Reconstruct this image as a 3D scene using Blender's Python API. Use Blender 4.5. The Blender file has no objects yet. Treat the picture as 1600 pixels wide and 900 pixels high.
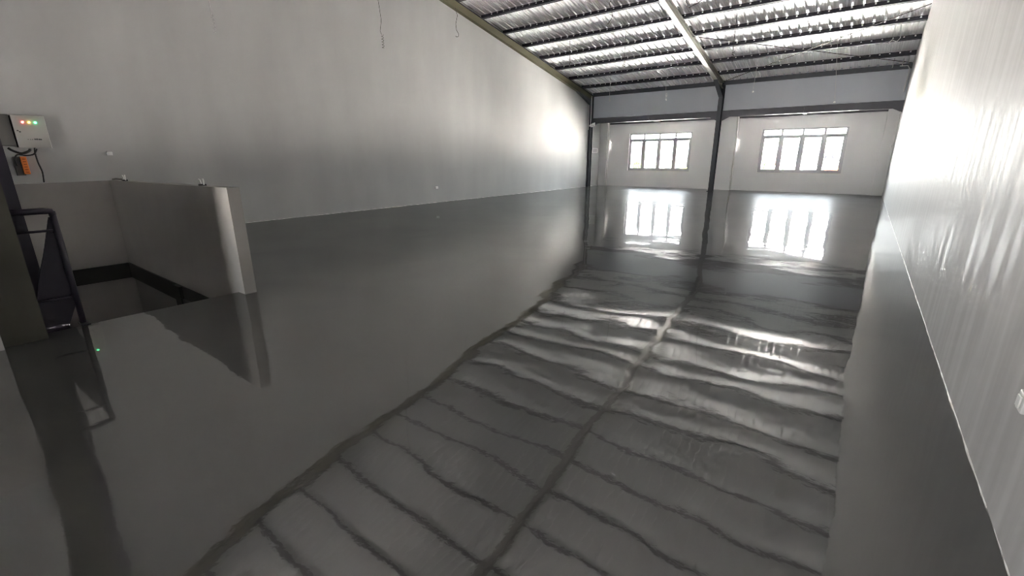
import bpy, bmesh, math, random
import numpy as np
from mathutils import Matrix, Vector

# ------------------------------------------------------------------ camera, sky, sun, exposure
scene = bpy.context.scene
COL = scene.collection
cam_data = bpy.data.cameras.new('camera')
cam = bpy.data.objects.new('camera', cam_data)
COL.objects.link(cam)
cam_data.sensor_width = 36.0
cam_data.lens = 702.62 / 1600 * 36.0
cam_data.clip_start = 0.02
cam_data.clip_end = 1500
cam.matrix_world = Matrix(((0.79561445, -0.16671842, 0.58241103, 0),
                           (0.60579598, 0.22368005, -0.76353027, 0),
                           (-0.00297917, 0.96029798, 0.27896042, 1.35),
                           (0, 0, 0, 1)))
scene.camera = cam
scene.view_settings.view_transform = 'Standard'
scene.view_settings.look = 'None'
scene.view_settings.gamma = 1.0
scene.view_settings.use_curve_mapping = False
scene.view_settings.exposure = 3.2
scene.cycles.use_guiding = True
scene.cycles.filter_width = 0.9
scene.cycles.max_bounces = 16
scene.cycles.diffuse_bounces = 9
scene.cycles.glossy_bounces = 6
scene.cycles.transparent_max_bounces = 12
scene.cycles.sample_clamp_indirect = 60.0

world = bpy.data.worlds.new('sky')
scene.world = world
world.use_nodes = True
wn = world.node_tree.nodes
wl = world.node_tree.links
wn.clear()
w_out = wn.new('ShaderNodeOutputWorld')
w_bg = wn.new('ShaderNodeBackground')
w_tc = wn.new('ShaderNodeTexCoord')
w_sep = wn.new('ShaderNodeSeparateXYZ')
w_ramp = wn.new('ShaderNodeValToRGB')
wl.new(w_tc.outputs['Generated'], w_sep.inputs[0])
wl.new(w_sep.outputs['Z'], w_ramp.inputs[0])
w_ramp.color_ramp.elements[0].position = 0.0
w_ramp.color_ramp.elements[0].color = (1.0, 0.98, 0.96, 1)
w_ramp.color_ramp.elements[1].position = 0.7
w_ramp.color_ramp.elements[1].color = (0.72, 0.84, 1.0, 1)
wl.new(w_ramp.outputs[0], w_bg.inputs['Color'])
w_bg.inputs['Strength'].default_value = 8.0
wl.new(w_bg.outputs[0], w_out.inputs[0])

sun_data = bpy.data.lights.new('sun', 'SUN')
sun_data.energy = 175.0
sun_data.angle = math.radians(0.6)
sun_data.color = (1.0, 0.93, 0.87)
sun = bpy.data.objects.new('sun', sun_data)
COL.objects.link(sun)
sun.location = (60, -20, 90)
sun.rotation_euler = Vector((-0.50, 0.0, -0.87)).to_track_quat('-Z', 'Y').to_euler()

# ------------------------------------------------------------------ key sizes (metres)
XL, XR = -10.515, 0.608          # inner faces of the side walls
Y1, YW = 19.75, 21.05            # plane of the end columns, inner face of the window wall
YB = -5.0                        # wall behind the camera
SL = 0.2                         # roof slope
def purlin_z(y): return 4.03 + SL * (Y1 - y)        # underside of the purlins
PD = 0.14                        # purlin depth
FILLWIN = [(-4.7, -3.35, .10, 1.45)]      # unseen window added behind the camera to light the near room
for _x, _y, _z, _w, _h, _s in ((-7.67, YW+.19, 1.56, 2.85, 1.65, -1), (-2.13, YW+.19, 1.56, 2.85, 1.65, -1), (-4.025, YB-.19, .775, 1.35, 1.35, 1)):   # daylight sampling at the end windows and the added back one
    ld = bpy.data.lights.new('window_portal', 'AREA')
    ld.shape = 'RECTANGLE'; ld.size = _w; ld.size_y = _h
    ld.cycles.is_portal = True
    lo = bpy.data.objects.new('window_portal', ld)
    lo.location = (_x, _y, _z)
    lo.rotation_euler = (math.radians(90*_s), 0, 0)
    COL.objects.link(lo)

# ------------------------------------------------------------------ materials
def mat(name, col, rough=0.5, metal=0.0, spec=0.5, emit=None, es=0.0):
    m = bpy.data.materials.new(name); m.use_nodes = True
    b = m.node_tree.nodes['Principled BSDF']
    b.inputs['Base Color'].default_value = (*col, 1)
    b.inputs['Roughness'].default_value = rough
    b.inputs['Metallic'].default_value = metal
    b.inputs['Specular IOR Level'].default_value = spec
    if emit:
        b.inputs['Emission Color'].default_value = (*emit, 1)
        b.inputs['Emission Strength'].default_value = es
    return m

def noisy(m, c1, c2, scale=(1, 1, 1), detail=4, lo=0.35, hi=0.65, r1=None, r2=None, bump=0.0, bdist=0.01, nscale=1.0):
    """colour, gloss and relief variation in object space"""
    nt = m.node_tree; b = nt.nodes['Principled BSDF']
    tc = nt.nodes.new('ShaderNodeTexCoord'); mp = nt.nodes.new('ShaderNodeMapping')
    mp.inputs['Scale'].default_value = scale
    n = nt.nodes.new('ShaderNodeTexNoise'); n.inputs['Scale'].default_value = nscale
    n.inputs['Detail'].default_value = detail
    r = nt.nodes.new('ShaderNodeValToRGB')
    r.color_ramp.elements[0].position = lo; r.color_ramp.elements[1].position = hi
    r.color_ramp.elements[0].color = (*c1, 1); r.color_ramp.elements[1].color = (*c2, 1)
    L = nt.links
    L.new(tc.outputs['Object'], mp.inputs[0]); L.new(mp.outputs[0], n.inputs['Vector'])
    L.new(n.outputs[0], r.inputs[0]); L.new(r.outputs[0], b.inputs['Base Color'])
    if r1 is not None:
        mr = nt.nodes.new('ShaderNodeMapRange')
        mr.inputs['From Min'].default_value = lo; mr.inputs['From Max'].default_value = hi
        mr.inputs['To Min'].default_value = r1; mr.inputs['To Max'].default_value = r2
        L.new(n.outputs[0], mr.inputs[0]); L.new(mr.outputs[0], b.inputs['Roughness'])
    if bump:
        bp = nt.nodes.new('ShaderNodeBump')
        bp.inputs['Strength'].default_value = bump; bp.inputs['Distance'].default_value = bdist
        L.new(n.outputs[0], bp.inputs['Height']); L.new(bp.outputs[0], b.inputs['Normal'])
    return m

M = {}
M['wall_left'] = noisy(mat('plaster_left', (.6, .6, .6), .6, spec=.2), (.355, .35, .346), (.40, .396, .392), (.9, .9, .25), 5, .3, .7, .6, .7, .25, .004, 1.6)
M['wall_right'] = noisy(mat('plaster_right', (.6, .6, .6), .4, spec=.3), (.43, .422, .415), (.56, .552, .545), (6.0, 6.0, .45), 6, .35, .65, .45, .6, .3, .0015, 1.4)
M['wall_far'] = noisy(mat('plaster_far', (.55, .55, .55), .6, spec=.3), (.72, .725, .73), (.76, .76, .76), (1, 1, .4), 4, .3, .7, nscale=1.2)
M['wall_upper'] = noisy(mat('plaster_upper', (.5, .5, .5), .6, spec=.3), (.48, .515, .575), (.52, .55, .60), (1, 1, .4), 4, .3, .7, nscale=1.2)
M['parapet'] = noisy(mat('plaster_parapet', (.3, .3, .3), .65, spec=.25), (.26, .247, .235), (.30, .285, .27), (1, 1, .6), 4, .3, .7, nscale=1.5)
M['shaft'] = mat('shaft_render', (.24, .23, .22), .8)
M['soffit'] = mat('soffit_white', (.75, .74, .72), .75, spec=.15)
M['sheet'] = noisy(mat('roof_sheet', (.8, .8, .8), .5, metal=.22, spec=.45), (.90, .91, .92), (.95, .95, .95), (.7, .35, .5), 4, .3, .7, .30, .42, .10, .012, nscale=.8)
M['purlin'] = mat('purlin_paint', (.030, .030, .042), .55)
M['column'] = mat('column_paint', (.055, .062, .075), .5)
M['rafter'] = noisy(mat('rafter_paint', (.3, .29, .26), .5), (.20, .19, .165), (.25, .24, .21), (.6, .6, .6), 3)
M['olive'] = mat('olive_rafter_paint', (.105, .095, .052), .5)
M['beam'] = mat('beam_paint', (.075, .078, .095), .5)
M['near_steel'] = mat('near_column_paint', (.040, .038, .027), .55)
M['rail'] = mat('rail_paint', (.022, .018, .030), .4)
M['band'] = mat('edge_beam_paint', (.020, .018, .017), .6)
M['alu'] = mat('window_aluminium', (.50, .50, .53), .4)
M['white'] = mat('white_plastic', (.78, .78, .76), .3)
M['rib_light'] = mat('rib_light_white', (.9, .9, .9), .4)  # white for the dots of light seen through the rib tunnels
M['wire_light'] = mat('pale_wire', (.55, .55, .54), .5)
M['wire_dark'] = mat('dark_wire', (.06, .055, .05), .5)
M['black'] = mat('black_rubber', (.012, .012, .012), .5)
M['box'] = mat('box_enamel', (.36, .35, .33), .45)
M['box_dark'] = mat('box_side', (.10, .095, .09), .6)
M['ink'] = mat('ink', (.03, .03, .03), .6)
M['orange'] = mat('orange_plastic', (.75, .20, .03), .45)
M['orange_dark'] = mat('orange_plastic_slot', (.32, .07, .01), .6)
M['caulk'] = mat('caulk', (.85, .84, .80), .4)
M['led_red'] = mat('led_red', (.9, .1, .1), .3, emit=(1, .10, .08), es=1.2)
M['led_yellow'] = mat('led_yellow', (.9, .7, .1), .3, emit=(1, .62, .08), es=1.0)
M['led_green'] = mat('led_green', (.1, .9, .4), .3, emit=(.08, 1, .38), es=1.2)
M['grille'] = mat('grille', (.25, .25, .25), .6)
M['ground'] = noisy(mat('ground', (.4, .38, .34), .9), (.53, .51, .50), (.60, .585, .57), (.05, .05, .05), 4)

g = bpy.data.materials.new('window_glass'); g.use_nodes = True
nt = g.node_tree; nt.nodes.clear()
o_ = nt.nodes.new('ShaderNodeOutputMaterial'); mx = nt.nodes.new('ShaderNodeMixShader')
tr = nt.nodes.new('ShaderNodeBsdfTransparent'); gl = nt.nodes.new('ShaderNodeBsdfGlossy'); fr = nt.nodes.new('ShaderNodeFresnel')
tr.inputs[0].default_value = (.93, .95, .94, 1); gl.inputs['Roughness'].default_value = .02; fr.inputs[0].default_value = 1.45
nt.links.new(fr.outputs[0], mx.inputs[0]); nt.links.new(tr.outputs[0], mx.inputs[1]); nt.links.new(gl.outputs[0], mx.inputs[2]); nt.links.new(mx.outputs[0], o_.inputs[0])
M['glass'] = g

# glossy grey epoxy floor: clouded colour, slight variation of gloss, fine ripples
fm = mat('epoxy_floor', (.25, .25, .24), .8, spec=0.0)
nt = fm.node_tree; b = nt.nodes['Principled BSDF']
tc = nt.nodes.new('ShaderNodeTexCoord')
n1 = nt.nodes.new('ShaderNodeTexNoise'); n1.inputs['Scale'].default_value = .55; n1.inputs['Detail'].default_value = 5; n1.inputs['Distortion'].default_value = .8
r1 = nt.nodes.new('ShaderNodeValToRGB')
r1.color_ramp.elements[0].position = .35; r1.color_ramp.elements[0].color = (.30, .30, .295, 1)
r1.color_ramp.elements[1].position = .68; r1.color_ramp.elements[1].color = (.36, .355, .345, 1)
nt.links.new(tc.outputs['Object'], n1.inputs['Vector']); nt.links.new(n1.outputs[0], r1.inputs[0]); nt.links.new(r1.outputs[0], b.inputs['Base Color'])
# the clear top coat is its own thin surface: transparent below, mirror-like by Fresnel
cm_ = bpy.data.materials.new('clear_epoxy_coat'); cm_.use_nodes = True
nt = cm_.node_tree; nt.nodes.clear()
o_ = nt.nodes.new('ShaderNodeOutputMaterial'); mx = nt.nodes.new('ShaderNodeMixShader')
tr = nt.nodes.new('ShaderNodeBsdfTransparent'); gl = nt.nodes.new('ShaderNodeBsdfGlossy'); fr = nt.nodes.new('ShaderNodeFresnel')
gl.inputs['Roughness'].default_value = .03; fr.inputs[0].default_value = 2.8
tc = nt.nodes.new('ShaderNodeTexCoord')
n2 = nt.nodes.new('ShaderNodeTexNoise'); n2.inputs['Scale'].default_value = 9.0; n2.inputs['Detail'].default_value = 4
bp = nt.nodes.new('ShaderNodeBump'); bp.inputs['Strength'].default_value = 1.0; bp.inputs['Distance'].default_value = .0004
nt.links.new(tc.outputs['Object'], n2.inputs['Vector']); nt.links.new(n2.outputs[0], bp.inputs['Height']); nt.links.new(bp.outputs[0], gl.inputs['Normal'])
g2 = nt.nodes.new('ShaderNodeBsdfGlossy'); g2.inputs['Roughness'].default_value = .32; mg_ = nt.nodes.new('ShaderNodeMixShader'); mg_.inputs[0].default_value = .12
nt.links.new(gl.outputs[0], mg_.inputs[1]); nt.links.new(g2.outputs[0], mg_.inputs[2])   # faint haze around the mirror image
nt.links.new(fr.outputs[0], mx.inputs[0]); nt.links.new(tr.outputs[0], mx.inputs[1]); nt.links.new(mg_.outputs[0], mx.inputs[2]); nt.links.new(mx.outputs[0], o_.inputs[0])
M['coat'] = cm_
M['floor'] = fm

# ------------------------------------------------------------------ mesh helpers
class MB:
    def __init__(s): s.v = []; s.f = []
    def quad_box(s, p):            # 8 points: bottom 4 ccw, top 4 ccw
        k = len(s.v); s.v += [tuple(q) for q in p]
        s.f += [(k, k+3, k+2, k+1), (k+4, k+5, k+6, k+7)] + [(k+i, k+(i+1) % 4, k+4+(i+1) % 4, k+4+i) for i in range(4)]
        return s
    def box(s, x0, x1, y0, y1, z0, z1):
        return s.quad_box([(x0, y0, z0), (x1, y0, z0), (x1, y1, z0), (x0, y1, z0), (x0, y0, z1), (x1, y0, z1), (x1, y1, z1), (x0, y1, z1)])
    def prism(s, poly, axis, a, b):   # extrude a polygon of 2-tuples along an axis
        n = len(poly); k = len(s.v)
        for t in (a, b):
            for p, q in poly:
                s.v.append({'x': (t, p, q), 'y': (p, t, q), 'z': (p, q, t)}[axis])
        s.f += [tuple(range(k, k+n)), tuple(range(k+2*n-1, k+n-1, -1))]
        s.f += [(k+i, k+n+i, k+n+(i+1) % n, k+(i+1) % n) for i in range(n)]
        return s
    def tube(s, pts, r, n=6, cap=True):
        pts = [Vector(p) for p in pts]; k = len(s.v); up = None
        for i, p in enumerate(pts):
            d = (pts[min(i+1, len(pts)-1)] - pts[max(i-1, 0)]).normalized()
            if up is None: up = Vector((0, 0, 1)) if abs(d.z) < .9 else Vector((1, 0, 0))
            a = d.cross(up).normalized(); c = a.cross(d).normalized(); up = c
            for j in range(n):
                t = 2*math.pi*j/n
                s.v.append(tuple(p + (a*math.cos(t) + c*math.sin(t))*r))
        for i in range(len(pts)-1):
            for j in range(n):
                s.f.append((k+i*n+j, k+i*n+(j+1) % n, k+(i+1)*n+(j+1) % n, k+(i+1)*n+j))
        if cap:
            s.f.append(tuple(range(k, k+n))[::-1]); e = k+(len(pts)-1)*n; s.f.append(tuple(range(e, e+n)))
        return s
    def sphere(s, c, r, sz=1.0, nu=10, nv=6):
        k = len(s.v)
        for i in range(nv+1):
            t = math.pi*i/nv
            for j in range(nu):
                a = 2*math.pi*j/nu
                s.v.append((c[0]+r*math.sin(t)*math.cos(a), c[1]+r*math.sin(t)*math.sin(a), c[2]+r*sz*math.cos(t)))
        for i in range(nv):
            for j in range(nu):
                s.f.append((k+i*nu+j, k+(i+1)*nu+j, k+(i+1)*nu+(j+1) % nu, k+i*nu+(j+1) % nu))
        return s
    def build(s, name, m, parent=None, origin=None, bevel=0, smooth=False):
        if parent is not None: origin = parent_loc(parent)
        if origin is None:
            a = np.array(s.v); origin = ((a[:, 0].min()+a[:, 0].max())/2, (a[:, 1].min()+a[:, 1].max())/2, a[:, 2].min())
        me = bpy.data.meshes.new(name)
        me.from_pydata([(x-origin[0], y-origin[1], z-origin[2]) for x, y, z in s.v], [], s.f)
        bm = bmesh.new(); bm.from_mesh(me)
        if len(bm.verts) < 60000: bmesh.ops.recalc_face_normals(bm, faces=bm.faces)
        bm.to_mesh(me); bm.free()
        me.materials.append(m)
        if smooth: me.polygons.foreach_set('use_smooth', [True]*len(me.polygons))
        o = bpy.data.objects.new(name, me); COL.objects.link(o)
        if parent is not None: o.parent = parent; o['_loc'] = origin
        else: o.location = origin; o['_loc'] = origin
        if bevel:
            bv = o.modifiers.new('bevel', 'BEVEL'); bv.width = bevel; bv.segments = 2
        return o

def parent_loc(p): return tuple(p['_loc'])
def thing(name, label, cat, loc, group=None):
    o = bpy.data.objects.new(name, None); COL.objects.link(o); o.location = loc
    o['_loc'] = tuple(loc); return tag(o, label, cat, group)
def tag(o, label, cat, group=None):
    o['label'] = label; o['category'] = cat
    if group: o['group'] = group
    return o
def struct(o, label=None):
    o['kind'] = 'structure'
    if label: o['label'] = label
    return o
random.seed(7); rng = np.random.default_rng(5)

# ------------------------------------------------------------------ floor (real, slightly wavy epoxy surface) with the stair opening
HX0, HX1, HY0, HY1 = -9.05, -5.03, -1.3, 1.86
def lin(a, b, st): return list(np.linspace(a, b, max(2, int(round((b-a)/st))+1)))
xs = np.array(lin(XL-.05, HX0, .06)[:-1] + lin(HX0, HX1, .06)[:-1] + lin(HX1, XR+.05, .06))
ys = np.array(lin(YB-.05, HY0, .12)[:-1] + lin(HY0, HY1, .05)[:-1] + lin(HY1, YW+.05, .05))
def vnoise(X, Y, lam, seed):
    r = np.random.default_rng(seed); n = int(60/lam)+8; G = r.normal(size=(n, n))
    u = (X+18)/lam; v = (Y+12)/lam; i = np.floor(u).astype(int); j = np.floor(v).astype(int); fu = u-i; fv = v-j
    def w(t): return np.array([(1-t)**3/6, (3*t**3-6*t**2+4)/6, (-3*t**3+3*t**2+3*t+1)/6, t**3/6])
    wu, wv = w(fu), w(fv); out = 0
    for a in range(4):
        for c in range(4): out = out + wu[a]*wv[c]*G[(i+a) % n, (j+c) % n]
    return out
X, Y = np.meshgrid(xs, ys, indexing='ij')
Z = (vnoise(X, Y, .55, 1)*.0028 + vnoise(X, Y, .26, 2)*.0013 + vnoise(X+.3*Y, Y-.3*X, .14, 3)*.0006)
Z -= Z.mean()
nx, ny = len(xs), len(ys)
V = np.stack([X, Y, Z], -1).reshape(-1, 3)
ci = (xs[:-1]+xs[1:])/2; cj = (ys[:-1]+ys[1:])/2
keep = ~(((ci > HX0) & (ci < HX1))[:, None] & ((cj > HY0) & (cj < HY1))[None, :])
I, J = np.nonzero(keep)
F = np.stack([I*ny+J, (I+1)*ny+J, (I+1)*ny+J+1, I*ny+J+1], -1)
me = bpy.data.meshes.new('floor'); me.from_pydata(V.tolist(), [], F.tolist()); me.materials.append(M['floor'])
me.polygons.foreach_set('use_smooth', [True]*len(me.polygons))
floor = bpy.data.objects.new('floor', me); COL.objects.link(floor); struct(floor, 'glossy grey epoxy floor mirroring the roof and windows')
floor['_loc'] = (0, 0, 0)
mc = me.copy(); mc.name = 'clear_coat'; mc.materials.clear(); mc.materials.append(M['coat'])
coat = bpy.data.objects.new('clear_coat', mc); COL.objects.link(coat); coat.parent = floor; coat.location = (0, 0, .0015)
sl = MB()
sl.box(HX1-.012, HX1+.03, HY0, HY1-.0, -.24, -.004)
sl.build('slab_edge', M['shaft'], floor)

# ------------------------------------------------------------------ walls
zt = lambda y: purlin_z(y)+PD+.12
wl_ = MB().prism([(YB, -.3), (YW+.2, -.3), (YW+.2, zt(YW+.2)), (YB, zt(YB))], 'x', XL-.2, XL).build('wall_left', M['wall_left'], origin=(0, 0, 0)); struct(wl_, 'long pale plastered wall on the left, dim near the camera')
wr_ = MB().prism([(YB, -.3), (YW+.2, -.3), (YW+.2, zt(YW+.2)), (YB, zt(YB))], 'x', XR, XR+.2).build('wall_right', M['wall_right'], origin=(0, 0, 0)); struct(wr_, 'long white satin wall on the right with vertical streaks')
wb = MB(); q_ = [XL-.2] + [v_ for w_ in FILLWIN for v_ in w_[:2]] + [XR+.2]
for i in range(0, len(q_), 2): wb.box(q_[i], q_[i+1], YB-.2, YB, -.3, zt(YB))
for w_ in FILLWIN: wb.box(w_[0], w_[1], YB-.2, YB, -.3, w_[2]).box(w_[0], w_[1], YB-.2, YB, w_[3], zt(YB))
wb_ = struct(wb.build('wall_back', M['wall_left'], origin=(0, 0, 0)))
for w_ in FILLWIN:      # plain frame of the added fill window behind the camera
    f_ = MB(); n_ = 4; sw = (w_[1]-w_[0])/n_
    for i in range(n_+1): f_.box(w_[0]+i*sw-.03, w_[0]+i*sw+.03, YB-.14, YB-.08, w_[2], w_[3])
    f_.box(w_[0], w_[1], YB-.14, YB-.08, w_[2], w_[2]+.05).box(w_[0], w_[1], YB-.14, YB-.08, w_[3]-.05, w_[3])
    f_.build('window_frame', M['alu'], wb_)
WIN = [(-9.085, -6.225, .735, 2.385), (-3.525, -.725, .735, 2.385)]
wf = MB(); y0, y1 = YW, YW+.2
xx = [XL, WIN[0][0], WIN[0][1], WIN[1][0], WIN[1][1], XR]
for i in (0, 2, 4): wf.box(xx[i], xx[i+1], y0, y1, -.3, 2.95)
for w in WIN: wf.box(w[0], w[1], y0, y1, -.3, w[2]); wf.box(w[0], w[1], y0, y1, w[3], 2.95)
wall_far = struct(wf.build('wall_far', M['wall_far'], origin=(0, 0, 0)), 'grey end wall holding the two windows')
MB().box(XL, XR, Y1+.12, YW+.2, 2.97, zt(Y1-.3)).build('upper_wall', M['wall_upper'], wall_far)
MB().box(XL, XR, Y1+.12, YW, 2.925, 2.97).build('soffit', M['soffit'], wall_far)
MB().box(-10.1, -5.3, YW-.05, YW-.001, 2.835, 2.90).build('lintel_angle', M['beam'], wall_far)
MB().box(-4.45, .279, YW-.05, YW-.001, 2.835, 2.90).build('lintel_angle', M['beam'], wall_far)
for x0, x1 in ((XL, -10.12), (-5.35, -4.45), (.279, XR)):
    MB().box(x0, x1, YW-.2, YW+.01, -.02, 2.93).build('pilaster', M['wall_far'], wall_far)
# white edge pipes in the two inner corners of the pilasters
for x in (-10.12+.045, -4.45+.035):
    MB().tube([(x, YW-.165, 0), (x, YW-.165, 2.92)], .034, 10).build('corner_pipe', M['soffit'], wall_far, smooth=True)
for x0, x1 in ((-7.76, -7.66), (-2.20, -2.10)):
    MB().box(x0, x1, Y1+.1, YW, 2.855, 2.93).build('tie_joist', M['soffit'], wall_far)

# ------------------------------------------------------------------ windows
for k, (x0, x1, z0, z1) in enumerate(WIN):
    root = bpy.data.objects.new('window_%d' % (k+1), None); COL.objects.link(root)
    root.location = ((x0+x1)/2, YW+.1, z0); root['_loc'] = tuple(root.location)
    struct(root, 'left aluminium window, nearer the dark corner column' if k == 0 else 'right aluminium window, between central column and right wall')
    ya, yb = YW+.05, YW+.12; t = .07
    fr_ = MB().box(x0, x0+t, ya, yb, z0, z1).box(x1-t, x1, ya, yb, z0, z1).box(x0+t, x1-t, ya, yb, z0, z0+t).box(x0+t, x1-t, ya, yb, z1-.05, z1)
    fr_.build('frame', M['alu'], root)
    MB().box(x0-.015, x1+.015, YW-.03, YW+.05, z0-.03, z0).build('sill', M['soffit'], root)
    zt_ = 2.115
    MB().box(x0+t, x1-t, ya, yb, zt_-.035, zt_+.035).build('transom_bar', M['alu'], root)
    w = (x1-x0)/4
    for i in range(1, 4):
        MB().box(x0+i*w-.036, x0+i*w+.036, ya-.002, yb, z0+t, z1-.05).build('mullion', M['alu'], root)
    for i in range(4):
        a, c = x0+i*w+(.036 if i else t), x0+(i+1)*w-(.036 if i < 3 else t)
        MB().box(a, c, ya+.05, ya+.056, zt_+.035, z1-.05).build('upper_pane', M['glass'], root)
        s_ = MB(); q = .048; u, v = ya-.012, ya+.03; zb, zc = z0+t, zt_-.035
        s_.box(a, a+q, u, v, zb, zc).box(c-q, c, u, v, zb, zc).box(a+q, c-q, u, v, zb, zb+q).box(a+q, c-q, u, v, zc-q, zc)
        sash = s_.build('sash', M['alu'], root)
        MB().box(a+q, c-q, ya+.006, ya+.012, zb+q, zc-q).build('pane', M['glass'], sash)

# ------------------------------------------------------------------ roof: ribbed sheet, purlins, rafters
def sheet_profile():
    p = []; x = XL-.02; per = .24
    while x < XR+.02:
        p += [(x, 0), (x+.055, 0), (x+.062, .012), (x+.07, 0), (x+.12, 0), (x+.127, .012), (x+.135, 0), (x+.174, 0), (x+.184, .05), (x+.226, .05), (x+.236, 0)]
        x += per
    return p
pf = sheet_profile(); v = []; f = []
ya, yb = YB-.1, YW+.3
for (x, h) in pf:
    for y in (yb, ya): v.append((x, y, purlin_z(y)+PD+h))
for i in range(len(pf)-1): f.append((2*i, 2*i+1, 2*i+3, 2*i+2))
me = bpy.data.meshes.new('ceiling'); me.from_pydata(v, [], f); me.materials.append(M['sheet'])
ceil = bpy.data.objects.new('ceiling', me); COL.objects.link(ceil); struct(ceil, 'bare ribbed metal roof sheeting sloping down to the windows'); ceil['_loc'] = (0, 0, 0)
ORD = ['lowest', 'second', 'third', 'fourth', 'fifth', 'sixth', 'seventh', 'eighth', 'ninth', 'tenth', 'eleventh', 'twelfth', 'thirteenth', 'fourteenth', 'fifteenth', 'sixteenth', 'seventeenth', 'eighteenth', 'nineteenth', 'twentieth', 'twenty-first', 'twenty-second', 'twenty-third']
ca = math.cos(math.atan(SL)); sa = math.sin(math.atan(SL))
k = 0; y = 18.83; proto = None
while y > YB+.3:
    z = purlin_z(y)
    if proto is None:
        # Z section across the slope: bottom flange uphill (towards the camera), top flange downhill
        t = .004; W = .085; D = PD  # uphill flange widened to stand in for the shadow band beside each purlin
        pr = [(0, 0), (0, t), (-W+t, t), (-W+t, .018), (-W, .018), (-W, 0), (t, 0), (t, D-t), (.036, D-t), (.036, D), (0, D)]
        pr = [(-W, 0), (t, 0), (t, D-t), (.036, D-t), (.036, D), (0, D), (0, t), (-W+t, t), (-W+t, .018), (-W, .018)]
        poly = [(a*ca+c*sa, c*ca-a*sa) for a, c in pr]
        proto = MB().prism([(y+a, z+c) for a, c in poly], 'x', XL, XR-.001).build('roof_purlin', M['purlin'], origin=((XL+XR)/2, y, z))
        cm = MB(); x = XL-.02+.205
        while x < XR-.03:
            if x-XL > .2: cm.box(x-.019, x+.019, y+PD*sa-.016, y+PD*sa-.003, z+D*ca-.052, z+D*ca-.016)
            x += .24
        light_dots = cm.build('rib_light_dots', M['rib_light'], proto); light_dots['kind'] = 'stuff'  # white dots standing in for light that shows through the ribs
        o = proto
    else:
        o = proto.copy(); COL.objects.link(o); o.location = ((XL+XR)/2, y, z)
        c = light_dots.copy(); COL.objects.link(c); c.parent = o
    if k == 0: lab = 'dark steel roof purlin nearest the window end, lowest but for the eaves'
    else: lab = 'dark steel roof purlin, %s in order counted from the window end' % ORD[k]
    tag(o, lab, 'purlin', 'roof purlins')
    k += 1; y -= 1.105
# eaves purlin against the upper wall
e = MB().box(XL+.1, XR, Y1+.03, Y1+.12, purlin_z(Y1)-.045, purlin_z(Y1)+.10).build('eaves_beam', M['column'])
tag(e, 'dark steel eaves beam where roof meets the end wall', 'beam')

def rafter(name, x0, x1, label, web=True, haunch=True):
    r = thing(name, label, 'rafter', ((x0+x1)/2, Y1-.1, purlin_z(Y1-.1)-.22))
    yb_, ye = YB+.1, Y1-.14
    zb = lambda y, d: purlin_z(y)-d
    xc = (x0+x1)/2
    MB().prism([(yb_, zb(yb_, .22)), (ye, zb(ye, .22)), (ye, zb(ye, .205)), (yb_, zb(yb_, .205))], 'x', x0, x1).build('bottom_flange', M['rafter'], r)
    MB().prism([(yb_, zb(yb_, .012)), (ye, zb(ye, .012)), (ye, zb(ye, 0)), (yb_, zb(yb_, 0))], 'x', x0, x1).build('top_flange', M['rafter'], r)
    MB().prism([(yb_, zb(yb_, .205)), (ye, zb(ye, .205)), (ye, zb(ye, .012)), (yb_, zb(yb_, .012))], 'x', xc-.005, xc+.005).build('web', M['rafter'], r)
    ya_ = Y1-1.15
    h = MB().prism([(ya_, zb(ya_, .22)), (ye, zb(ye, .22)-.30), (ye, zb(ye, .22))], 'x', xc-.005, xc+.005)
    h.prism([(ya_, zb(ya_, .22)-.004), (ye, zb(ye, .22)-.31), (ye, zb(ye, .22)-.295), (ya_+.03, zb(ya_, .22)+.004)], 'x', x0, x1)
    h.build('haunch', M['column'], r)
    return r
rafter('roof_rafter', -4.96, -4.815, 'sloping steel rafter crossing mid roof to the central column')
lr = thing('roof_rafter', 'olive sloping steel rafter along the top of the left wall', 'rafter', (-10.45, Y1-.1, 3.8))
yb_, ye = YB+.1, Y1
for nm, d0, d1, xa, m_ in (('web', .225, .0, -10.42, 'olive'), ('bottom_flange', .235, .22, -10.395, 'olive'), ('top_flange', .014, .0, -10.385, 'purlin')):
    MB().prism([(yb_, purlin_z(yb_)-d0), (ye, purlin_z(ye)-d0), (ye, purlin_z(ye)-d1), (yb_, purlin_z(yb_)-d1)], 'x', XL, xa).build(nm, M[m_], lr)
MB().prism([(18.3, purlin_z(18.3)-.225), (ye, purlin_z(ye)-.46), (ye, purlin_z(ye)-.2), (18.3, purlin_z(18.3)-.2)], 'x', XL, -10.40).build('haunch', M['column'], lr)

# columns at the window end
def h_column(x0, x1, y0, y1, zt_, label, m, fl=.012):
    c = thing('steel_column', label, 'column', ((x0+x1)/2, (y0+y1)/2, 0))
    MB().box(x0, x1, y0, y0+fl, 0, zt_).build('front_flange', m, c)
    MB().box(x0, x1, y1-fl, y1, 0, zt_).build('rear_flange', m, c)
    MB().box((x0+x1)/2-.006, (x0+x1)/2+.006, y0+fl, y1-fl, 0, zt_).build('web', m, c)
    return c
cc = h_column(-4.96, -4.81, Y1-.14, Y1+.11, purlin_z(Y1)-.02, 'dark steel column standing between the two windows', M['column'])
MB().box(-5.0, -4.77, Y1-.18, Y1-.0, 0, .015).build('base_plate', M['column'], cc)
h_column(XL+.002, -10.405, Y1-.14, Y1+.11, purlin_z(Y1)-.02, 'thin dark steel column in the far left corner', M['column'])
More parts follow.
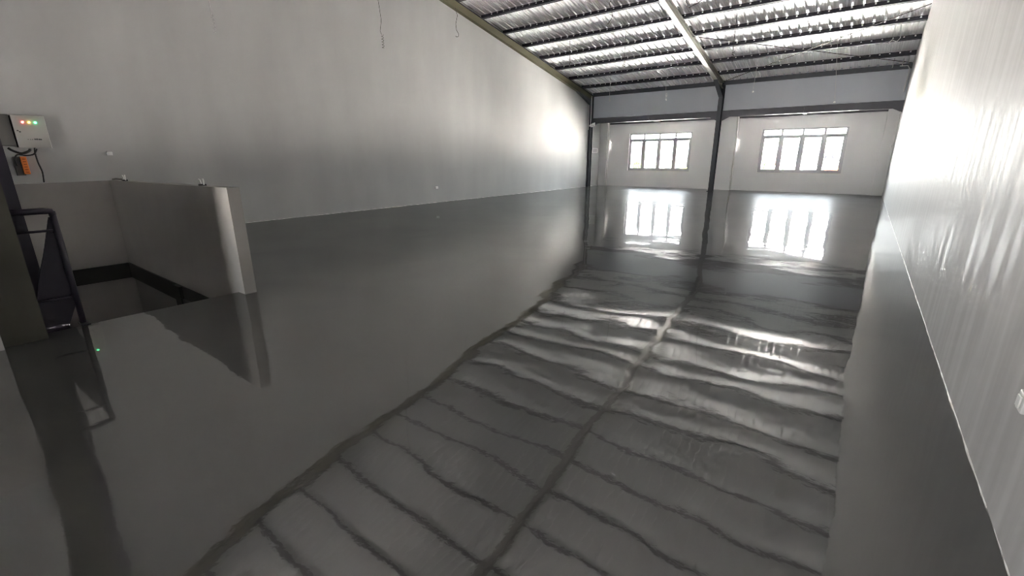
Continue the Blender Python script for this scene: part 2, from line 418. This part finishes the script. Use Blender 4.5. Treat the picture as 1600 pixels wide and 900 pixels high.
# tie beams at mid height with haunched ends
def tie_beam(x0, x1, label, gl, gr):
    b_ = thing('tie_beam', label, 'beam', ((x0+x1)/2, Y1, 2.83))
    MB().box(x0, x1, Y1-.012, Y1, 2.84, 3.05).build('web', M['beam'], b_)
    MB().box(x0, x1, Y1-.05, Y1+.11, 2.828, 2.84).build('bottom_flange', M['beam'], b_)
    MB().box(x0, x1, Y1-.05, Y1+.11, 3.042, 3.054).build('top_flange', M['beam'], b_)
    for x, s_, on in ((x0, 1, gl), (x1, -1, gr)):
        if on: MB().prism([(x, 2.83), (x+s_*.26, 2.83), (x, 2.70)], 'y', Y1-.05, Y1+.10).build('gusset', M['beam'], b_)
    MB().box((x0+x1)/2-.006, (x0+x1)/2+.006, Y1-.05, Y1-.012, 2.84, 3.042).build('stiffener', M['beam'], b_)
tie_beam(-10.40, -4.97, 'dark horizontal steel beam above the left window', 1, 1)
tie_beam(-4.80, XR, 'dark horizontal steel beam above the right window', 1, 1)

# bracing rods in the right bay
tag(MB().tube([(-4.79, 15.19, 4.80), (.57, 19.0, 4.03)], .009, 5).build('bracing_rod', M['wire_dark']), 'thin steel bracing rod rising leftwards under the right roof bay', 'rod', 'crossed roof bracing rods')
tag(MB().tube([(.57, 15.3, 4.74), (-4.79, 19.0, 3.97)], .009, 5).build('bracing_rod', M['wire_dark']), 'thin steel bracing rod rising rightwards under the right roof bay', 'rod', 'crossed roof bracing rods')

# ------------------------------------------------------------------ hanging wires
def coil(c, r, h, turns, n=9):
    return [(c[0]+r*math.cos(2*math.pi*i/n), c[1]+r*math.sin(2*math.pi*i/n)*.6, c[2]-h*i/(turns*n)) for i in range(int(turns*n)+1)]
def hang(pts, m, label, end=None, r=.007):
    p0 = pts[0]
    w = MB().tube(pts, r, 5)
    e = pts[-1]
    if end == 'coil': w.tube(coil((e[0]+.02, e[1], e[2]), .03, .26, 5), r*.9, 4)
    o = w.build('hanging_wire', m, origin=tuple(e))
    if end == 'tip': MB().sphere((e[0], e[1], e[2]-.02), .026).build('wire_connector', M['white'], o, smooth=True)
    if end == 'loop':
        MB().tube([(e[0]+.035*math.sin(t), e[1], e[2]+.07+.09*math.cos(t)*-1) for t in np.linspace(0, 6.2, 10)], r, 4).build('wire_loop', m, o)
    tag(o, label, 'wire', 'loose wires hanging from the roof')
L_, D_ = M['wire_light'], M['wire_dark']
hang([(-8.60, 3.46, 7.3), (-8.58, 3.46, 5.0), (-8.50, 3.46, 3.66), (-8.50, 3.46, 3.50)], L_, 'pale wire with a curled end at upper left, near the camera', 'coil', .004)
hang([(-8.55, 6.66, 6.6), (-8.52, 6.66, 4.6), (-8.47, 6.66, 4.30), (-8.44, 6.66, 4.06), (-8.5, 6.66, 3.88), (-8.46, 6.66, 3.80)], D_, 'grey wire ending in a loose spiral before the left wall', 'coil', .005)
hang([(-10.37, 10.9, 5.56), (-10.36, 10.9, 5.50), (-10.30, 10.9, 5.36), (-10.38, 10.9, 5.15), (-10.36, 10.9, 4.99), (-10.27, 10.9, 4.86), (-10.28, 10.9, 4.80), (-10.36, 10.9, 4.80), (-10.40, 10.9, 4.83)], D_, 'dark wavy wire hanging below the olive rafter on the left wall', None, .007)
hang([(-8.61, 17.72, 4.4), (-8.60, 17.72, 3.62), (-8.585, 17.72, 3.5)], L_, 'pale wire with a loop end nearest the far left corner', 'loop')
hang([(-6.40, 17.72, 4.4), (-6.34, 17.72, 3.62)], L_, 'pale wire with curled end above the left window', 'coil')
hang([(-3.40, 17.72, 4.4), (-3.42, 17.72, 3.44)], L_, 'pale wire with small white tip just right of the central column', 'tip', .005)
hang([(-1.25, 16.62, 4.6), (-1.10, 16.62, 3.4), (-1.04, 16.62, 2.86)], L_, 'long pale wire with white tip above the right window', 'tip', .005)
hang([(-3.42, 14.41, 5.05), (-3.42, 14.41, 4.1)], D_, 'dark wire with curled end right of the middle rafter', 'coil', .006)
hang([(-6.56, 14.41, 5.05), (-6.57, 14.41, 4.3)], D_, 'dark wire with curled end left of the middle rafter', 'coil', .006)
hang([(-8.47, 14.3, 5.05), (-8.45, 14.3, 4.4), (-8.44, 14.3, 4.25)], D_, 'dark wire with a small loop hanging under the left roof bay', 'loop', .006)
hang([(-6.13, 12.5, 5.5), (-6.22, 12.5, 5.3), (-6.11, 12.5, 5.05), (-6.13, 12.5, 4.93), (-6.24, 12.5, 4.81)], D_, 'dark hooked wire left of the middle rafter at the top edge', None, .007)
hang([(-4.39, 13.25, 5.35), (-4.42, 13.25, 5.2), (-4.34, 13.25, 5.05), (-4.1, 13.25, 5.12), (-3.9, 13.25, 5.25)], D_, 'dark slack wire just right of the middle rafter at the top edge', None, .008)
hang([(.10, 16.5, 4.62), (.14, 16.5, 4.30), (.08, 16.5, 4.22), (-.02, 16.5, 4.28), (-.10, 16.5, 4.20)], L_, 'pale hooked wire near the top of the right wall', None, .01)
hang([(.13, 18.75, 4.16), (.12, 18.75, 3.90)], L_, 'short pale rod hanging at the eaves, left one of two', None, .012)
hang([(.35, 18.78, 4.14), (.34, 18.78, 3.92)], L_, 'short pale rod hanging at the eaves, right one of two', None, .012)

# conduits and fittings in the far corners
tag(MB().tube([(-10.49, Y1-.17, 3.9), (-10.49, Y1-.17, 2.55)], .012, 6).build('conduit_pipe', M['white']), 'thin white conduit left of the far left corner column', 'pipe')
tag(MB().tube([(-10.385, Y1-.17, 4.0), (-10.385, Y1-.17, 2.75)], .012, 6).build('conduit_pipe', M['white']), 'thin white conduit right of the far left corner column', 'pipe')
tag(MB().tube([(.30, Y1-.1, 4.06), (.50, Y1-.1, 4.05), (.56, Y1-.1, 3.95), (.53, Y1-.1, 3.3)], .014, 6).build('conduit_pipe', M['wire_light']), 'bent pale conduit in the far right upper corner', 'pipe')
cb = MB()
for i in range(5):
    cx, cz = -10.30+.035*i, 2.74+.012*i
    cb.tube([(cx+.14*math.cos(t)-.03*i, Y1-.16-.01*i, cz+.055*math.sin(t+.5*i)) for t in np.linspace(0, 6.1, 12)], .016, 5)
tag(cb.build('cable_bundle', M['white'], smooth=True), 'white bundle of coiled cable under the beam, far left corner', 'cable')
sp = thing('vent_plate', 'small white plate with grey grille on wall, far left corner', 'vent', (XL+.01, 20.35, 1.53))
MB().box(XL, XL+.02, 20.08, 20.62, 1.55, 1.76).build('plate', M['white'], sp)
for j in range(3): MB().box(XL+.02, XL+.03, 20.14, 20.56, 1.575+j*.06, 1.61+j*.06).build('slat', M['grille'], sp)
def wall_disc(y, z, label):
    d = thing('junction_box', label, 'junction box', (XR, y, z))
    n = 14; w = MB()
    w.tube([(XR, y, z), (XR-.05, y, z)], .075, n); w.build('box_body', M['white'], d)
    MB().tube([(XR-.05, y, z), (XR-.056, y, z)], .035, n).build('hole', M['grille'], d)
wall_disc(20.2, 2.76, 'round white junction box on right wall under the beam end')
wall_disc(20.2, 1.66, 'round white junction box on right wall at window height')

# ------------------------------------------------------------------ sockets
def socket(name, x, y, z, sgn, wy, hz, dep, label, cat):
    s_ = thing(name, label, cat, (x, y, z-hz/2))
    a, c = sorted((x, x+sgn*dep)); MB().box(a, c, y-wy/2, y+wy/2, z-hz/2, z+hz/2).build('cover_plate', M['white'], s_, bevel=.006)
    a, c = sorted((x+sgn*dep, x+sgn*(dep+.006)))
    MB().box(a, c, y-wy*.28, y+wy*.28, z-hz*.3, z+hz*.3).build('rocker', M['white'], s_, bevel=.002)
    return s_
socket('wall_socket', XR, 2.27, .495, -1, .07, .075, .024, 'white rounded switch plate low on the right wall, near the camera', 'socket')
socket('wall_socket', XL, 2.25, 1.435, 1, .075, .06, .05, 'small white switch box on left wall above the parapet', 'socket')
socket('wall_socket', XL, 9.93, .46, 1, .10, .075, .03, 'tiny white socket low on the left wall, mid room', 'socket')

# ------------------------------------------------------------------ caulk lines
def caulk(name, x, sgn, ya, yb, r_, side):
    w = MB(); y = ya; k = 0; pts = []
    while y < yb:
        wd = r_*(.35+1.3*abs(vn(y*3.1))+.5*random.random()); h = r_*(.5+.9*random.random())
        pts.append((y, wd, h)); y += .035+.02*random.random()
    base = 0
    for (y, wd, h) in pts: w.v += [(x, y, -.002), (x+sgn*wd, y, .0028), (x+sgn*wd*.4, y, h), (x, y, h*1.3)]
    for i in range(len(pts)-1):
        for j in range(3):
            a = i*4+j; w.f.append((a, a+1, a+5, a+4))
    return struct(w.build(name, M['caulk'], origin=(0, 0, 0)), 'thin ragged white joint line at the foot of the %s wall' % side)
def vn(t): return math.sin(t)*.5+math.sin(t*2.3+1)*.3+math.sin(t*5.1+2)*.2
caulk('trim_1', XR, -1, 1.0, 20.8, .0045, 'right')
caulk('trim_2', XL, 1, 3.0, 20.8, .006, 'left')

# ------------------------------------------------------------------ stair opening: parapets, shaft, edge beams
PX0, PX1, PY1 = -9.05, -4.88, 1.86
pp = thing('parapet_wall', 'low grey plastered parapet wall beside the stair opening', 'wall', ((PX0+PX1)/2, PY1+.06, 0))
# long leg (along x) and short leg (along y, towards the camera)
MB().quad_box([(PX0, PY1, -.23), (HX1, PY1, -.23), (HX1, PY1+.115, -.23), (PX0, PY1+.115, -.23), (PX0, PY1, 1.035), (HX1, PY1, 1.074), (HX1, PY1+.115, 1.074), (PX0, PY1+.115, 1.035)]).quad_box([(HX1, PY1, 0), (PX1, PY1, 0), (PX1, PY1+.115, 0), (HX1, PY1+.115, 0), (HX1, PY1, 1.074), (PX1, PY1, 1.076), (PX1, PY1+.115, 1.076), (HX1, PY1+.115, 1.074)]).build('long_leg', M['parapet'], pp)
MB().quad_box([(PX0-.115, HY0-.2, -.23), (PX0, HY0-.2, -.23), (PX0, PY1+.115, -.23), (PX0-.115, PY1+.115, -.23), (PX0-.115, HY0-.2, .99), (PX0, HY0-.2, .99), (PX0, PY1+.115, 1.034), (PX0-.115, PY1+.115, 1.034)]).build('short_leg', M['parapet'], pp)
sh = MB()   # shaft below the floor
ZB = -3.3
sh.box(HX0-.3, HX1+.2, PY1+.03, PY1+.2, ZB, -.23)
sh.box(HX0-.3, HX0-.03, HY0-.3, PY1+.03, ZB, -.23)
sh.box(HX1+.03, HX1+.2, HY0-.3, PY1+.03, ZB, -.24)
sh.box(HX0-.3, HX1+.2, HY0-.5, HY0-.3, ZB, -.02)
sh.box(HX0-.3, HX1+.2, HY0-.5, PY1+.2, ZB-.1, ZB)
struct(sh.build('wall_stairwell', M['shaft'], origin=(0, 0, 0)), 'grey walls of the stairwell below floor level')
eb = thing('edge_beam', 'dark steel beam framing the stair opening under the floor', 'beam', ((HX0+HX1)/2, PY1, -.47))
MB().box(HX0, HX1+.03, PY1-.012, PY1+.029, -.47, -.235).build('long_beam', M['band'], eb)
MB().box(HX0-.029, HX0+.012, HY0, PY1-.012, -.47, -.235).build('short_beam', M['band'], eb)
MB().box(-6.95, -6.75, PY1-.05, PY1-.012, -.62, -.235).build('bracket', M['band'], eb)
MB().box(-6.75, HX1+.03, PY1-.03, PY1-.012, -.62, -.40).build('deep_beam', M['band'], eb)

# low wall left of the near column, unseen rear length added to shade the parapet
MB().box(-4.96, -4.82, YB, .165, 0, 1.12).build('low_wall_temp', M['parapet'])
lw = bpy.data.objects['low_wall_temp']; lw.name = 'low_wall'; tag(lw, 'end of low pale wall at the left edge, beside the near column', 'wall')

# near steel column (I section turned so a flange faces the room) and the stair post behind it
nc = thing('steel_column', 'big olive-dark steel column at the left edge, near the camera', 'column', (-4.98, .29, 0))
ztop = purlin_z(.29)-.20
MB().box(-4.882, -4.868, .168, .405, 0, ztop).build('room_flange', M['near_steel'], nc)
MB().box(-5.10, -5.086, .168, .405, 0, ztop).build('stair_flange', M['near_steel'], nc)
MB().box(-5.086, -4.882, .28, .292, 0, ztop).build('web', M['near_steel'], nc)
ps = thing('stair_post', 'dark steel post behind the near column, over the stairs', 'post', (-5.55, .42, -3.3))
MB().box(-5.47, -5.456, .30, .525, -3.3, 3.1).build('flange', M['rail'], ps)
MB().box(-5.65, -5.636, .30, .525, -3.3, 3.1).build('flange', M['rail'], ps)
MB().box(-5.636, -5.47, .408, .418, -3.3, 3.1).build('web', M['rail'], ps)

# guard rail and stair balustrade
gr = thing('guard_rail', 'dark tubular guard rail between near column and stair opening', 'railing', (-5.1, .55, 0))
def bar(a, c, r_, n=10): return MB().tube([a, c], r_, n)
bar((-5.1, .65, 0), (-5.1, .65, .95), .021).build('post', M['rail'], gr, smooth=True)
MB().tube([(-5.1, .40, .955), (-5.1, .60, .955), (-5.1, .64, .95), (-5.1, .65, .92)], .025, 10).build('top_rail', M['rail'], gr, smooth=True)
for z in (.80, .245): bar((-5.1, .40, z), (-5.1, .65, z), .010).build('mid_rail', M['rail'], gr, smooth=True)
MB().box(-5.13, -5.0, .62, .68, .004, .012).build('base_plate', M['rail'], gr)
MB().prism([(.422, -.03), (.555, -.03), (.635, .15), (.645, .90), (.628, .90), (.536, .60), (.483, .45), (.426, .25)], 'x', -5.17, -5.145).build('infill_panel', M['rail'], gr)
st = thing('staircase', 'dark steel stair flight going down through the floor opening', 'stairs', (-5.1, .2, -.3))
SD = .70
def sz(x): return -.15+(x+5.05)*SD
for yy in (.60, -.30):
    MB().prism([(-5.75, sz(-5.75)), (-5.75, sz(-5.75)-.26), (-8.6, sz(-8.6)-.26), (-8.6, sz(-8.6))], 'y', yy-.03, yy).build('stringer', M['rail'], st)
for i in range(10):
    x = -5.78-i*.27
    MB().box(x-.26, x, -.30, .57, sz(x-.13)-.08, sz(x-.13)-.05).build('tread', M['rail'], st)
def hz_(x): return .93+(x+5.1)*SD
bar((-5.20, .645, .86), (-8.5, .645, hz_(-8.5)), .026).build('handrail', M['rail'], st, smooth=True)
bar((-5.20, .645, .43), (-8.5, .645, hz_(-8.5)-.43), .012).build('lower_rail', M['rail'], st, smooth=True)
for i in range(14):
    x = -5.80-i*.19
    bar((x, .62, sz(x)-.1), (x, .645, hz_(x)), .012, 6).build('baluster', M['rail'], st)

# cable stubs standing on the parapet
def stub(x, z, label, h):
    s_ = thing('cable_stub', label, 'cable', (x, PY1+.06, z))
    MB().box(x-.035, x+.03, PY1+.03, PY1+.085, z, z+.018).build('base', M['black'], s_)
    MB().tube([(x+.028, PY1+.06, z+.01), (x+.034, PY1+.06, z+.05), (x+.028, PY1+.06, z+h)], .008, 6).build('upright_core', M['white'], s_)
    MB().tube([(x-.03, PY1+.06, z+.01), (x-.055, PY1+.06, z+.06), (x-.085, PY1+.06, z+h*.9)], .006, 6).build('bent_core', M['white'], s_)
stub(-8.48, 1.041, 'forked white cable stub on the parapet near its corner', .085)
stub(-5.63, 1.068, 'forked white cable stub on the parapet near its free end', .075)
tag(MB().tube([(-9.02, PY1+.04, 1.05), (-8.86, PY1+.045, 1.062), (-8.66, PY1+.06, 1.06)], .012, 6).build('cable_end', M['box_dark']), 'short dark cable end lying on the parapet corner', 'cable')

# ------------------------------------------------------------------ control box with lamps
BX = -10.30
cbx = thing('control_box', 'grey electric control box with red, yellow and green lamps on left wall', 'control box', (XL, 1.34, 1.52))
MB().box(XL, BX-.02, 1.165, 1.515, 1.52, 1.985).build('body', M['box_dark'], cbx)
MB().box(BX-.02, BX, 1.158, 1.522, 1.513, 1.99).build('door', M['box'], cbx, bevel=.006)
for yy, m_, nm in ((1.271, 'led_red', 'red_lamp'), (1.340, 'led_yellow', 'yellow_lamp'), (1.408, 'led_green', 'green_lamp')):
    l = MB().tube([(BX, yy, 1.885), (BX+.018, yy, 1.885)], .015, 12).build(nm, M[m_], cbx)
    l['label'] = nm.replace('_', ' ')+' glowing'
MB().tube([(BX, 1.215, 1.745), (BX+.012, 1.215, 1.745)], .011, 10).build('lock', M['ink'], cbx)
MB().box(BX, BX+.004, 1.185, 1.205, 1.755, 1.768).build('lock_mark', M['ink'], cbx)
tx = MB()
for i, (w, h) in enumerate([(.012, .008), (.016, .008), (.010, .010), (.022, .018), (.018, .020), (.022, .018), (.012, .016)]):
    tx.box(BX, BX+.003, 1.275+i*.024, 1.275+i*.024+w, 1.632, 1.632+h)
tx.build('lettering', M['ink'], cbx)
tag(MB().box(XL, -10.33, .90, 1.14, 1.54, 1.99).build('cable_cabinet', M['box_dark']), 'dark cabinet left of the lamp control box, half behind the column', 'cabinet')
tb = thing('terminal_block', 'orange slotted terminal block on dark backing below the control box', 'terminal block', (XL, 1.17, 1.09))
MB().quad_box([(XL, 1.07, 1.10), (-10.43, 1.07, 1.10), (-10.43, 1.165, 1.10), (XL, 1.165, 1.10), (XL, 1.08, 1.385), (-10.43, 1.08, 1.385), (-10.43, 1.15, 1.385), (XL, 1.15, 1.385)]).build('backing', M['box_dark'], tb)
MB().box(XL, -10.40, 1.145, 1.215, 1.12, 1.385).build('strip', M['orange'], tb, bevel=.004)
for i in range(6): MB().box(-10.40, -10.395, 1.165, 1.20, 1.145+i*.039, 1.157+i*.039).build('slot', M['orange_dark'], tb)
def wirey(pts, r_, label):
    P = [Vector(p) for p in pts]; out = []
    for i in range(len(P)-1):
        p0, p1, p2, p3 = P[max(i-1, 0)], P[i], P[i+1], P[min(i+2, len(P)-1)]
        for t in (0, .25, .5, .75):
            out.append(.5*((2*p1)+(-p0+p2)*t+(2*p0-5*p1+4*p2-p3)*t*t+(-p0+3*p1-3*p2+p3)*t**3))
    out.append(P[-1])
    return tag(MB().tube(out, r_, 8).build('black_cable', M['black'], smooth=True), label, 'cable', 'black cables under the control box')
wirey([(-10.42, 1.345, 1.53), (-10.42, 1.33, 1.46), (-10.41, 1.33, 1.30), (-10.42, 1.35, 1.15), (-10.42, 1.335, .99)], .010, 'black cable hanging straight down from the control box')
wirey([(-10.40, 1.28, 1.50), (-10.40, 1.27, 1.47), (-10.38, 1.18, 1.43), (-10.38, 1.09, 1.47), (-10.39, 1.05, 1.51)], .016, 'thick black cable looping left under the control box')
wirey([(-10.34, 1.35, 1.50), (-10.33, 1.30, 1.42), (-10.33, 1.21, 1.40), (-10.34, 1.12, 1.41), (-10.35, 1.08, 1.34), (-10.37, 1.09, 1.25)], .010, 'thin black cable looping down to the orange terminal block')

# ------------------------------------------------------------------ outside
GZ = -4.6
struct(MB().box(-260, 200, -200, 420, GZ-.5, GZ).build('ground', M['ground'], origin=(0, 0, 0)))
HZ = lambda nm, c: mat(nm, c, .9, spec=.1)
mg = HZ('outside_grey', (.030, .030, .032)); mp_ = HZ('outside_mauve', (.012, .010, .014)); mw = HZ('outside_pale', (.30, .29, .27)); mr_ = HZ('outside_red', (.045, .014, .012))
md = HZ('outside_dark', (.006, .006, .008)); mf_ = HZ('dark_roofing', (.011, .011, .012)); mo = HZ('outside_orange', (.20, .035, .008)); my = HZ('outside_yellow', (.20, .15, .02)); mt = noisy(HZ('outside_foliage', (.09, .12, .05)), (.012, .020, .006), (.022, .034, .010), (3, 3, 3)); mk = HZ('outside_bark', (.06, .045, .03))
def building(name, x0, x1, y0, dep, z1, ridge, m, rm, label, cat, wins=0, ridge_axis='y', arch=False):
    t = thing(name, label, cat, ((x0+x1)/2, y0+dep/2, GZ))
    MB().box(x0, x1, y0, y0+dep, GZ, z1).build('walls', m, t)
    ov = .04*(x1-x0)
    if arch:
        n = 12; p = [(x0-ov+(x1-x0+2*ov)*i/n, z1+ridge*math.sin(math.pi*i/n)) for i in range(n+1)]
        MB().prism(p, 'y', y0-.3, y0+dep+.3).build('roof', rm, t)
    elif ridge_axis == 'y':
        MB().prism([(x0-ov, z1), (x1+ov, z1), ((x0+x1)/2, z1+ridge)], 'y', y0-.3, y0+dep+.3).build('roof', rm, t)
    else:
        MB().prism([(y0-.4, z1), (y0+dep+.4, z1), (y0+dep/2, z1+ridge)], 'x', x0-ov, x1+ov).build('roof', rm, t)
    for i in range(wins):
        w = (x1-x0)/wins
        MB().box(x0+(i+.3)*w, x0+(i+.7)*w, y0-.05, y0, z1-.9, z1-.35).build('window', md, t)
    return t
building('tower_block', -41.99, -39.93, 100, 4, 4.4, .1, mp_, mp_, 'hazy mauve tower block seen in the left window', 'building')
building('house', -27.24, -25.68, 70, 4, .75, .45, mw, mf_, 'small pale house with grey roof seen in the left window', 'house', 2)
building('house', -30.5, -28.0, 85, 4, .85, .4, mw, mw, 'pale low house in the left window, behind the small house', 'house', 2, 'x')
building('arched_hall', -19.6, -17.5, 60, 4, .95, .5, mf_, mf_, 'grey hall with curved roof at right of the left window', 'building', 2, arch=True)
building('yellow_shed', -14.05, -13.40, 45, 2, .30, .1, my, my, 'low yellow shed at lower right of the left window', 'shed')
building('house', -10.9, -9.3, 70, 4, .55, .65, mr_, mr_, 'red-roofed house at left of the right window', 'house', 3, 'x')
tk = thing('water_tank', 'dark water tank above the red-roofed house', 'tank', (-10.6, 75, GZ))
MB().box(-10.9, -10.3, 74.7, 75.3, GZ, 1.5).build('stand', mw, tk)
MB().tube([(-10.6, 75, 1.5), (-10.6, 75, 2.0)], .34, 12).sphere((-10.6, 75, 2.0), .34, .4).build('vessel', mg, tk, smooth=True)
building('warehouse', -10.7, -8.85, 80, 6, 1.2, .5, mg, md, 'long grey building in second pane of the right window', 'building', 3, 'x')
building('warehouse', -8.95, -6.0, 90, 8, 1.35, .8, mf_, mf_, 'big grey gabled shed in middle of the right window', 'building', 0, 'x')
building('market_hall', -9.2, -3.3, 56, 3, .15, .3, mw, mw, 'low white roof along the bottom of the right window', 'building', 9, 'x')
building('house', -3.44, -2.45, 70, 4, .75, .4, mw, mf_, 'small pale house behind the utility pole', 'house', 2)
building('orange_shed', -2.36, -1.42, 40, 2, .30, .35, mo, mo, 'orange awning roof at lower right of the right window', 'shed', 0, 'x')
def pole(x, y, z1, label, arms):
    t = thing('utility_pole', label, 'pole', (x, y, GZ))
    MB().tube([(x, y, GZ), (x, y, z1)], .05, 8).build('shaft', md, t)
    for i, (w, z) in enumerate(arms):
        MB().box(x-w, x+w, y-.05, y+.05, z, z+.06).build('crossarm', md, t)
        for s_ in (-.8, -.3, .3, .8): MB().tube([(x+s_*w, y, z+.06), (x+s_*w, y, z+.22)], .03, 6).build('insulator', md, t)
    MB().tube([(x+.12, y-.1, z1-1.1), (x+.12, y-.1, z1-.65)], .12, 10).build('transformer', md, t)
pole(-3.05, 60, 2.2, 'utility pole with two crossarms in the right window', [(.34, 1.25), (.34, .85)])
pole(-3.85, 64, 2.1, 'thinner utility pole left of the two-armed one', [(.22, 1.15)])
def tree(x, y, z1, r_, label, seed):
    t = thing('leafy_tree', label, 'tree', (x, y, GZ)); rd = random.Random(seed)
    MB().tube([(x, y, GZ), (x+.05, y, GZ+2), (x, y, z1-.9)], .12, 8).build('trunk', mk, t)
    w = MB(); n0 = 0
    while n0 < 1400:
        a, b_, c = rd.uniform(-1, 1), rd.uniform(-1, 1), rd.uniform(-1, 1)
        if a*a+b_*b_+c*c > 1: continue
        if a*a+b_*b_+c*c < .3: continue
        n0 += 1
        px, py, pz = x+a*r_, y+b_*r_, z1-1.2*r_+c*1.25*r_; q = r_*.10
        d1 = Vector((rd.uniform(-1, 1), rd.uniform(-1, 1), rd.uniform(-1, 1))).normalized()*q; d2 = Vector((rd.uniform(-1, 1), rd.uniform(-1, 1), rd.uniform(-1, 1))).normalized()*q
        k = len(w.v); P = Vector((px, py, pz)); w.v += [tuple(P-d1), tuple(P+d2), tuple(P+d1), tuple(P-d2)]; w.f.append((k, k+1, k+2, k+3))
    me = bpy.data.meshes.new('foliage'); me.from_pydata([(a-x, b_-y, c-GZ) for a, b_, c in w.v], [], w.f); me.materials.append(mt)
    o = bpy.data.objects.new('foliage', me); COL.objects.link(o); o.parent = t; o['kind'] = 'stuff'
tree(-22.45, 55, 1.0, .62, 'pale green tree at lower left of the left window', 3)
tree(-7.3, 45, 1.15, .5, 'pale green tree at lower left of the right window', 4)

for o in list(bpy.data.objects):
    if '_loc' in o: del o['_loc']
